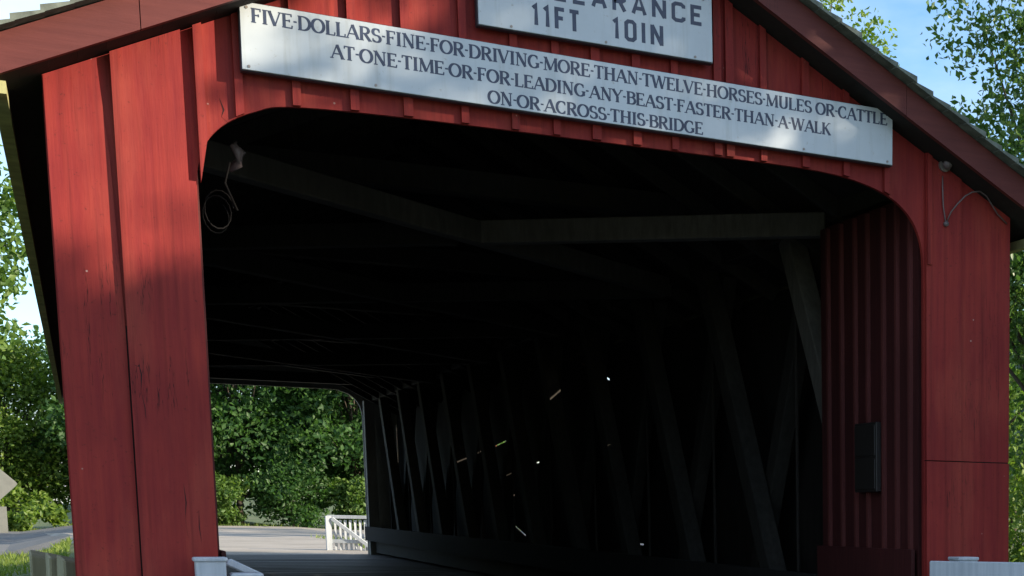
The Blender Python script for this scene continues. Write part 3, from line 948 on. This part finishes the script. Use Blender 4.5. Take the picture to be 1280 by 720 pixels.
for k in range(23):
    t = .03 + .94 * k / 22
    bm = bmesh.new(); q = p_a.lerp(p_b, t); box(bm, q.x - .03, q.x + .03, q.y + .036, q.y + .054, .10, .855); obj('picket', bm, M['white'], fr)

# ------------------------------------------------------------------ posts, road sign
for i, (x, y, zt, lab) in enumerate(((-3.31, 5.3, .815, 'leftmost of the three weathered posts outside the left pier'),
                                     (-3.22, 4.9, .80, 'middle of the three weathered posts outside the left pier'),
                                     (-3.135, 4.5, .79, 'rightmost weathered post, partly hidden by the left pier'))):
    bm = bmesh.new()
    h = zt + 1.2
    w = .075
    box(bm, -w, w, -w, w, 0, h, .012)
    for v in bm.verts:
        if v.co.z > h - .02: v.co.z += (v.co.x * -.22 + v.co.y * .30)
    o = obj('wooden_post', bm, M['post'])
    o.location = (x, y, -1.2)
    o.rotation_euler = (R(random.uniform(-2, 2)), R(random.uniform(-2, 2)), R(9 * i + 4))
    tag(o, lab, 'post', 'weathered posts by the left pier')

rs = empty('road_sign', (-4.93, 36.0, ground_z(-4.93, 36.0)))
tag(rs, 'grey back of a diamond road sign with a small plate under it', 'road sign')
zc = 1.87 - rs.location.z
bm = bmesh.new()
h = .64
pts = []
for cx_, cz_ in ((0, -h), (h, 0), (0, h), (-h, 0)):
    d1 = Vector((cx_, cz_)).normalized(); d2 = Vector((-d1.y, d1.x))
    q = Vector((cx_, cz_)) - d1 * .05
    pts += [tuple(q - d2 * .05), tuple(q + d1 * .03), tuple(q + d2 * .05)]
prism(bm, [(x, z + zc) for x, z in pts], -.003, .003); obj('diamond_panel', bm, M['alu'], rs)
bm = bmesh.new(); box(bm, -.36, .36, -.003, .003, zc - 1.20, zc - .56, .001); obj('lower_plate', bm, M['alu'], rs)
bm = bmesh.new(); box(bm, -.03, .03, -.055, -.0045, -.6, zc + .45, .006); obj('post', bm, M['steel'], rs)

# ------------------------------------------------------------------ vegetation
def leaves(name, cen, size, mat, parent, seed, up=0.12, aspect=0.55):
    g = np.random.default_rng(seed)
    n = len(cen)
    a = g.normal(size=(n, 3)); a[:, 2] -= 0.25
    a /= np.linalg.norm(a, axis=1)[:, None]
    nn = g.normal(size=(n, 3)); nn[:, 2] += up * 3
    b = np.cross(nn, a); b /= np.linalg.norm(b, axis=1)[:, None] + 1e-9
    c = np.cross(a, b)
    s = (size * g.uniform(0.6, 1.3, n))[:, None]
    w = s * aspect
    p0 = cen - a * s * .5
    p2 = cen + a * s * .5
    fold = c * w * 0.22
    p1 = cen - b * w * .5 + fold
    p3 = cen + b * w * .5 + fold
    v = np.stack([p0, p1, p2, p3], 1).reshape(-1, 3).astype(np.float32)
    me = bpy.data.meshes.new(name)
    me.vertices.add(4 * n)
    me.vertices.foreach_set('co', v.ravel())
    me.loops.add(6 * n)
    base = (np.arange(n) * 4)[:, None]
    li = (base + np.array([0, 1, 2, 0, 2, 3])[None]).ravel().astype(np.int32)
    me.loops.foreach_set('vertex_index', li)
    me.polygons.add(2 * n)
    me.polygons.foreach_set('loop_start', (np.arange(2 * n) * 3).astype(np.int32))
    me.update(calc_edges=True)
    me.materials.append(mat)
    o = bpy.data.objects.new(name, me)
    COL.objects.link(o)
    if parent: o.parent = parent
    return o

def tree(name, x, y, h, rx, label, cat, group, seed, mat, base=0.3, size=0.22, n=9000, nclump=46, trunk=0.16, z=None, ry=None, clump_r=0.30, lean=(0, 0)):
    g = np.random.default_rng(seed)
    z0 = ground_z(x, y) - 0.1 if z is None else z
    e = empty(name, (x, y, z0))
    tag(e, label, cat, group)
    ry = ry or rx
    cb = h * base
    cz, rz = (h + cb) / 2, (h - cb) / 2
    # clumps on and inside an uneven ellipsoid
    cl = []
    while len(cl) < nclump:
        d = g.normal(size=3); d /= np.linalg.norm(d)
        r = g.uniform(0.45, 0.92)
        p = np.array([d[0] * rx * r + lean[0], d[1] * ry * r + lean[1], cz + d[2] * rz * r])
        if base < .12 and p[2] < h * .35:
            p[0] *= 1.15; p[1] *= 1.15
        cl.append((p, g.uniform(0.6, 1.25) * clump_r * min(rx, rz)))
    # trunk and limbs to the clumps
    bm = bmesh.new()
    top = Vector((lean[0] * .6, lean[1] * .6, cb + (h - cb) * .62))
    mid = Vector((top.x * .4 + g.uniform(-.1, .1), top.y * .4 + g.uniform(-.1, .1), cb * .8 + .2))
    tube(bm, [(0, 0, -.4), (0, 0, 0.05), mid, mid.lerp(top, .5) + Vector((g.uniform(-.2, .2), g.uniform(-.2, .2), 0)), top], [trunk * 1.35, trunk * 1.1, trunk * .85, trunk * .55, trunk * .2], 9)
    for p, r in cl[::2]:
        t = g.uniform(.05, .8)
        s = mid.lerp(top, t)
        q = Vector(p)
        m_ = s.lerp(q, .5) + Vector((0, 0, g.uniform(-.15, .25)))
        tube(bm, [s, m_, q], [trunk * .32 * (1.1 - t), trunk * .2, trunk * .05], 5)
    obj('trunk', bm, M['bark'], e, True)
    wts = np.array([r ** 2 for _, r in cl]); wts /= wts.sum()
    k = g.choice(len(cl), size=n, p=wts)
    d = g.normal(size=(n, 3)); d /= np.linalg.norm(d, axis=1)[:, None]
    rr = g.uniform(0, 1, n) ** 0.45
    C = np.array([p for p, _ in cl])[k] + d * (np.array([r for _, r in cl])[k] * rr)[:, None] * np.array([1.1, 1.1, .8])
    C[:, 2] = np.maximum(C[:, 2], 0.05)
    leaves('crown', C, size, mat, e, seed + 1)
    return e

G_HEDGE = 'trees beyond the far end of the bridge'
# wooded edge behind the cross road, seen through the tunnel
hz = [(-1.2, 65.5, 9.5, 3.4, 'leaf_dark', 'dark leafy tree straight behind the tunnel opening, left half'),
      (2.9, 66.5, 12.5, 4.2, 'leaf_dark', 'tall dark leafy tree in the middle of the tunnel opening'),
      (7.4, 65.0, 10.5, 3.6, 'leaf_dark', 'dark leafy tree at the right side of the tunnel opening'),
      (11.8, 67.0, 11.5, 4.0, 'leaf_mid', 'leafy tree hidden mostly by the far right jamb of the tunnel')]
for i, (x, y, h, r, mt, lab) in enumerate(hz):
    tree('leafy_tree', x, y, h, r, lab, 'tree', G_HEDGE, 100 + 7 * i, M[mt], base=.02, size=.27, n=20000, nclump=80, clump_r=.33)
sh = [(1.6, 62.8, 2.3, 1.5, 'leaf_mid', 'low bush at the left of the tunnel view by the road edge'),
      (4.6, 62.8, 3.0, 1.7, 'leaf_dark', 'low dark bush in the middle of the tunnel view by the road edge'),
      (7.6, 62.9, 2.7, 1.6, 'leaf_mid', 'low bush behind the sunlit white picket railing')]
for i, (x, y, h, r, mt, lab) in enumerate(sh):
    tree('bush', x, y, h, r, lab, 'bush', 'bushes along the far road edge', 200 + 5 * i, M[mt], base=.02, size=.20, n=6000, nclump=34, clump_r=.45, trunk=.05)
# left of the bridge
lf = [(-5.4, 67.5, 8.6, 3.6, 'leaf_bright', 'bright leafy tree directly left of the bridge, behind the road'),
      (-10.5, 69.0, 9.6, 4.2, 'leaf_mid', 'leafy tree at the left edge behind the road')]
for i, (x, y, h, r, mt, lab) in enumerate(lf):
    tree('leafy_tree', x, y, h, r, lab, 'tree', 'trees left of the bridge', 300 + 5 * i, M[mt], base=.02, size=.20, n=30000, nclump=90, clump_r=.32)
tree('bush', -5.8, 63.4, 1.7, 2.6, 'low sunlit bush by the road left of the bridge', 'bush', 'bushes along the far road edge', 331, M['leaf_bright'], base=.02, size=.24, n=3500, nclump=34, clump_r=.4, trunk=.05)
tree('tall_tree', -6.9, 40.0, 12.5, 3.6, 'tall tree at the left edge whose leaves hang against the sky', 'tree', 'trees left of the bridge', 341, M['leaf_mid'], base=.38, size=.24, n=7000, nclump=46, trunk=.22, clump_r=.26)

# right of the bridge
tree('tall_tree', 13.1, 14.6, 15.0, 3.4, 'tall glossy leaved tree at the upper right corner', 'tree', 'trees right of the bridge', 401, M['leaf_glossy'], base=.28, size=.145, n=38000, nclump=100, trunk=.22, clump_r=.27)
tree('leafy_tree', 12.3, 13.6, 6.2, 2.2, 'bright leafy tree low at the right edge beside the right pier', 'tree', 'trees right of the bridge', 411, M['leaf_bright'], base=.03, size=.13, n=17000, nclump=60, trunk=.1, clump_r=.34)
tree('tall_tree', 16.4, 36.0, 18.6, 3.1, 'tree top showing over the right slope of the roof, nearest the peak', 'tree', 'trees right of the bridge', 421, M['leaf_bright'], base=.4, size=.19, n=10000, nclump=40, trunk=.22, clump_r=.30)
tree('tall_tree', 17.6, 32.0, 13.0, 1.6, 'small tree top just showing over the middle of the right roof slope', 'tree', 'trees right of the bridge', 431, M['leaf_mid'], base=.35, size=.18, n=8000, nclump=40, trunk=.2, clump_r=.28)
tree('tall_tree', 23.2, 36.0, 13.9, 3.6, 'tree behind the right end of the roof, under the glossy leaved one', 'tree', 'trees right of the bridge', 441, M['leaf_mid'], base=.2, size=.2, n=12000, nclump=46, trunk=.2, clump_r=.30)

# roadside trees on the sunny side of the approach; they throw the dappled shade on the portal
for i, (x, y, h, r, lab) in enumerate(((10.4, -4.6, 9.5, 2.2, 'leafy roadside tree on the right of the approach road, nearest the bridge'),
                                      (10.9, -6.9, 10.2, 2.3, 'second leafy roadside tree from the bridge on the right of the approach'),
                                      (10.5, -8.7, 10.5, 2.2, 'middle leafy roadside tree on the right of the approach road'),
                                      (10.9, -11.7, 10.1, 2.4, 'fourth leafy roadside tree from the bridge on the right of the approach'),
                                      (10.5, -13.6, 10.0, 2.5, 'leafy roadside tree on the right of the approach road, farthest from the bridge'))):
    tree('roadside_tree', x, y, h, r, lab, 'tree', 'roadside trees along the approach', 501 + 9 * i, M['leaf_mid'], base=.03, size=.26, n=15000, nclump=80, trunk=.18, clump_r=.42)
# more of the wood behind, closing the view at the horizon
for i, (x, y, h, r, lab) in enumerate(((0.5, 75, 11, 5, 'shaded tree deep in the wood behind the tunnel view, on its left'), (9, 76, 12, 5, 'shaded tree deep in the wood behind the tunnel view, on its right'),
                                      (-12, 80, 11, 5.5, 'tree farther back in the wood left of the bridge'), (30, 46, 11, 4.5, 'bushy tree far behind the right pier at the right edge'),
                                      (36, 58, 12, 5, 'tree farthest back behind the right pier at the right edge'))):
    tree('leafy_tree', x, y, h, r, lab, 'tree', G_HEDGE if i < 3 else 'trees right of the bridge', 601 + 9 * i, M['leaf_dark'] if i < 3 else M['leaf_bright'], base=.02, size=.36, n=12000, nclump=70, trunk=.2, clump_r=.4)

# grass
g = np.random.default_rng(9)
pts = []
for (xa, xb, ya, yb, n) in ((-11, -3.3, 25.5, 43.5, 9000), (-14, 12, 61.6, 64.5, 4000), (3.0, 7.5, 27, 43, 2500), (-6.5, -3.1, 0.5, 7, 2500)):
    q = np.stack([g.uniform(xa, xb, n), g.uniform(ya, yb, n)], 1)
    pts += [(x, y, ground_z(x, y) + .05) for x, y in q]
C = np.array(pts)
n = len(C)
me = bpy.data.meshes.new('grass')
ang = g.uniform(0, 2 * math.pi, n)
hh = g.uniform(.06, .20, n)
wd = g.uniform(.012, .03, n)
dx = np.stack([np.cos(ang), np.sin(ang), np.zeros(n)], 1)
ln = np.stack([g.normal(0, .06, n), g.normal(0, .06, n), hh], 1)
base = C - np.array([0, 0, .06])
V = np.stack([base - dx * wd[:, None], base + dx * wd[:, None], base + ln], 1).reshape(-1, 3)
me.from_pydata(V.tolist(), [], [(3 * i, 3 * i + 1, 3 * i + 2) for i in range(n)])
me.materials.append(M['grass'])
go = bpy.data.objects.new('grass', me)
COL.objects.link(go)
tag(go, 'short sunlit grass on the verges beyond the bridge', 'grass', kind='stuff')
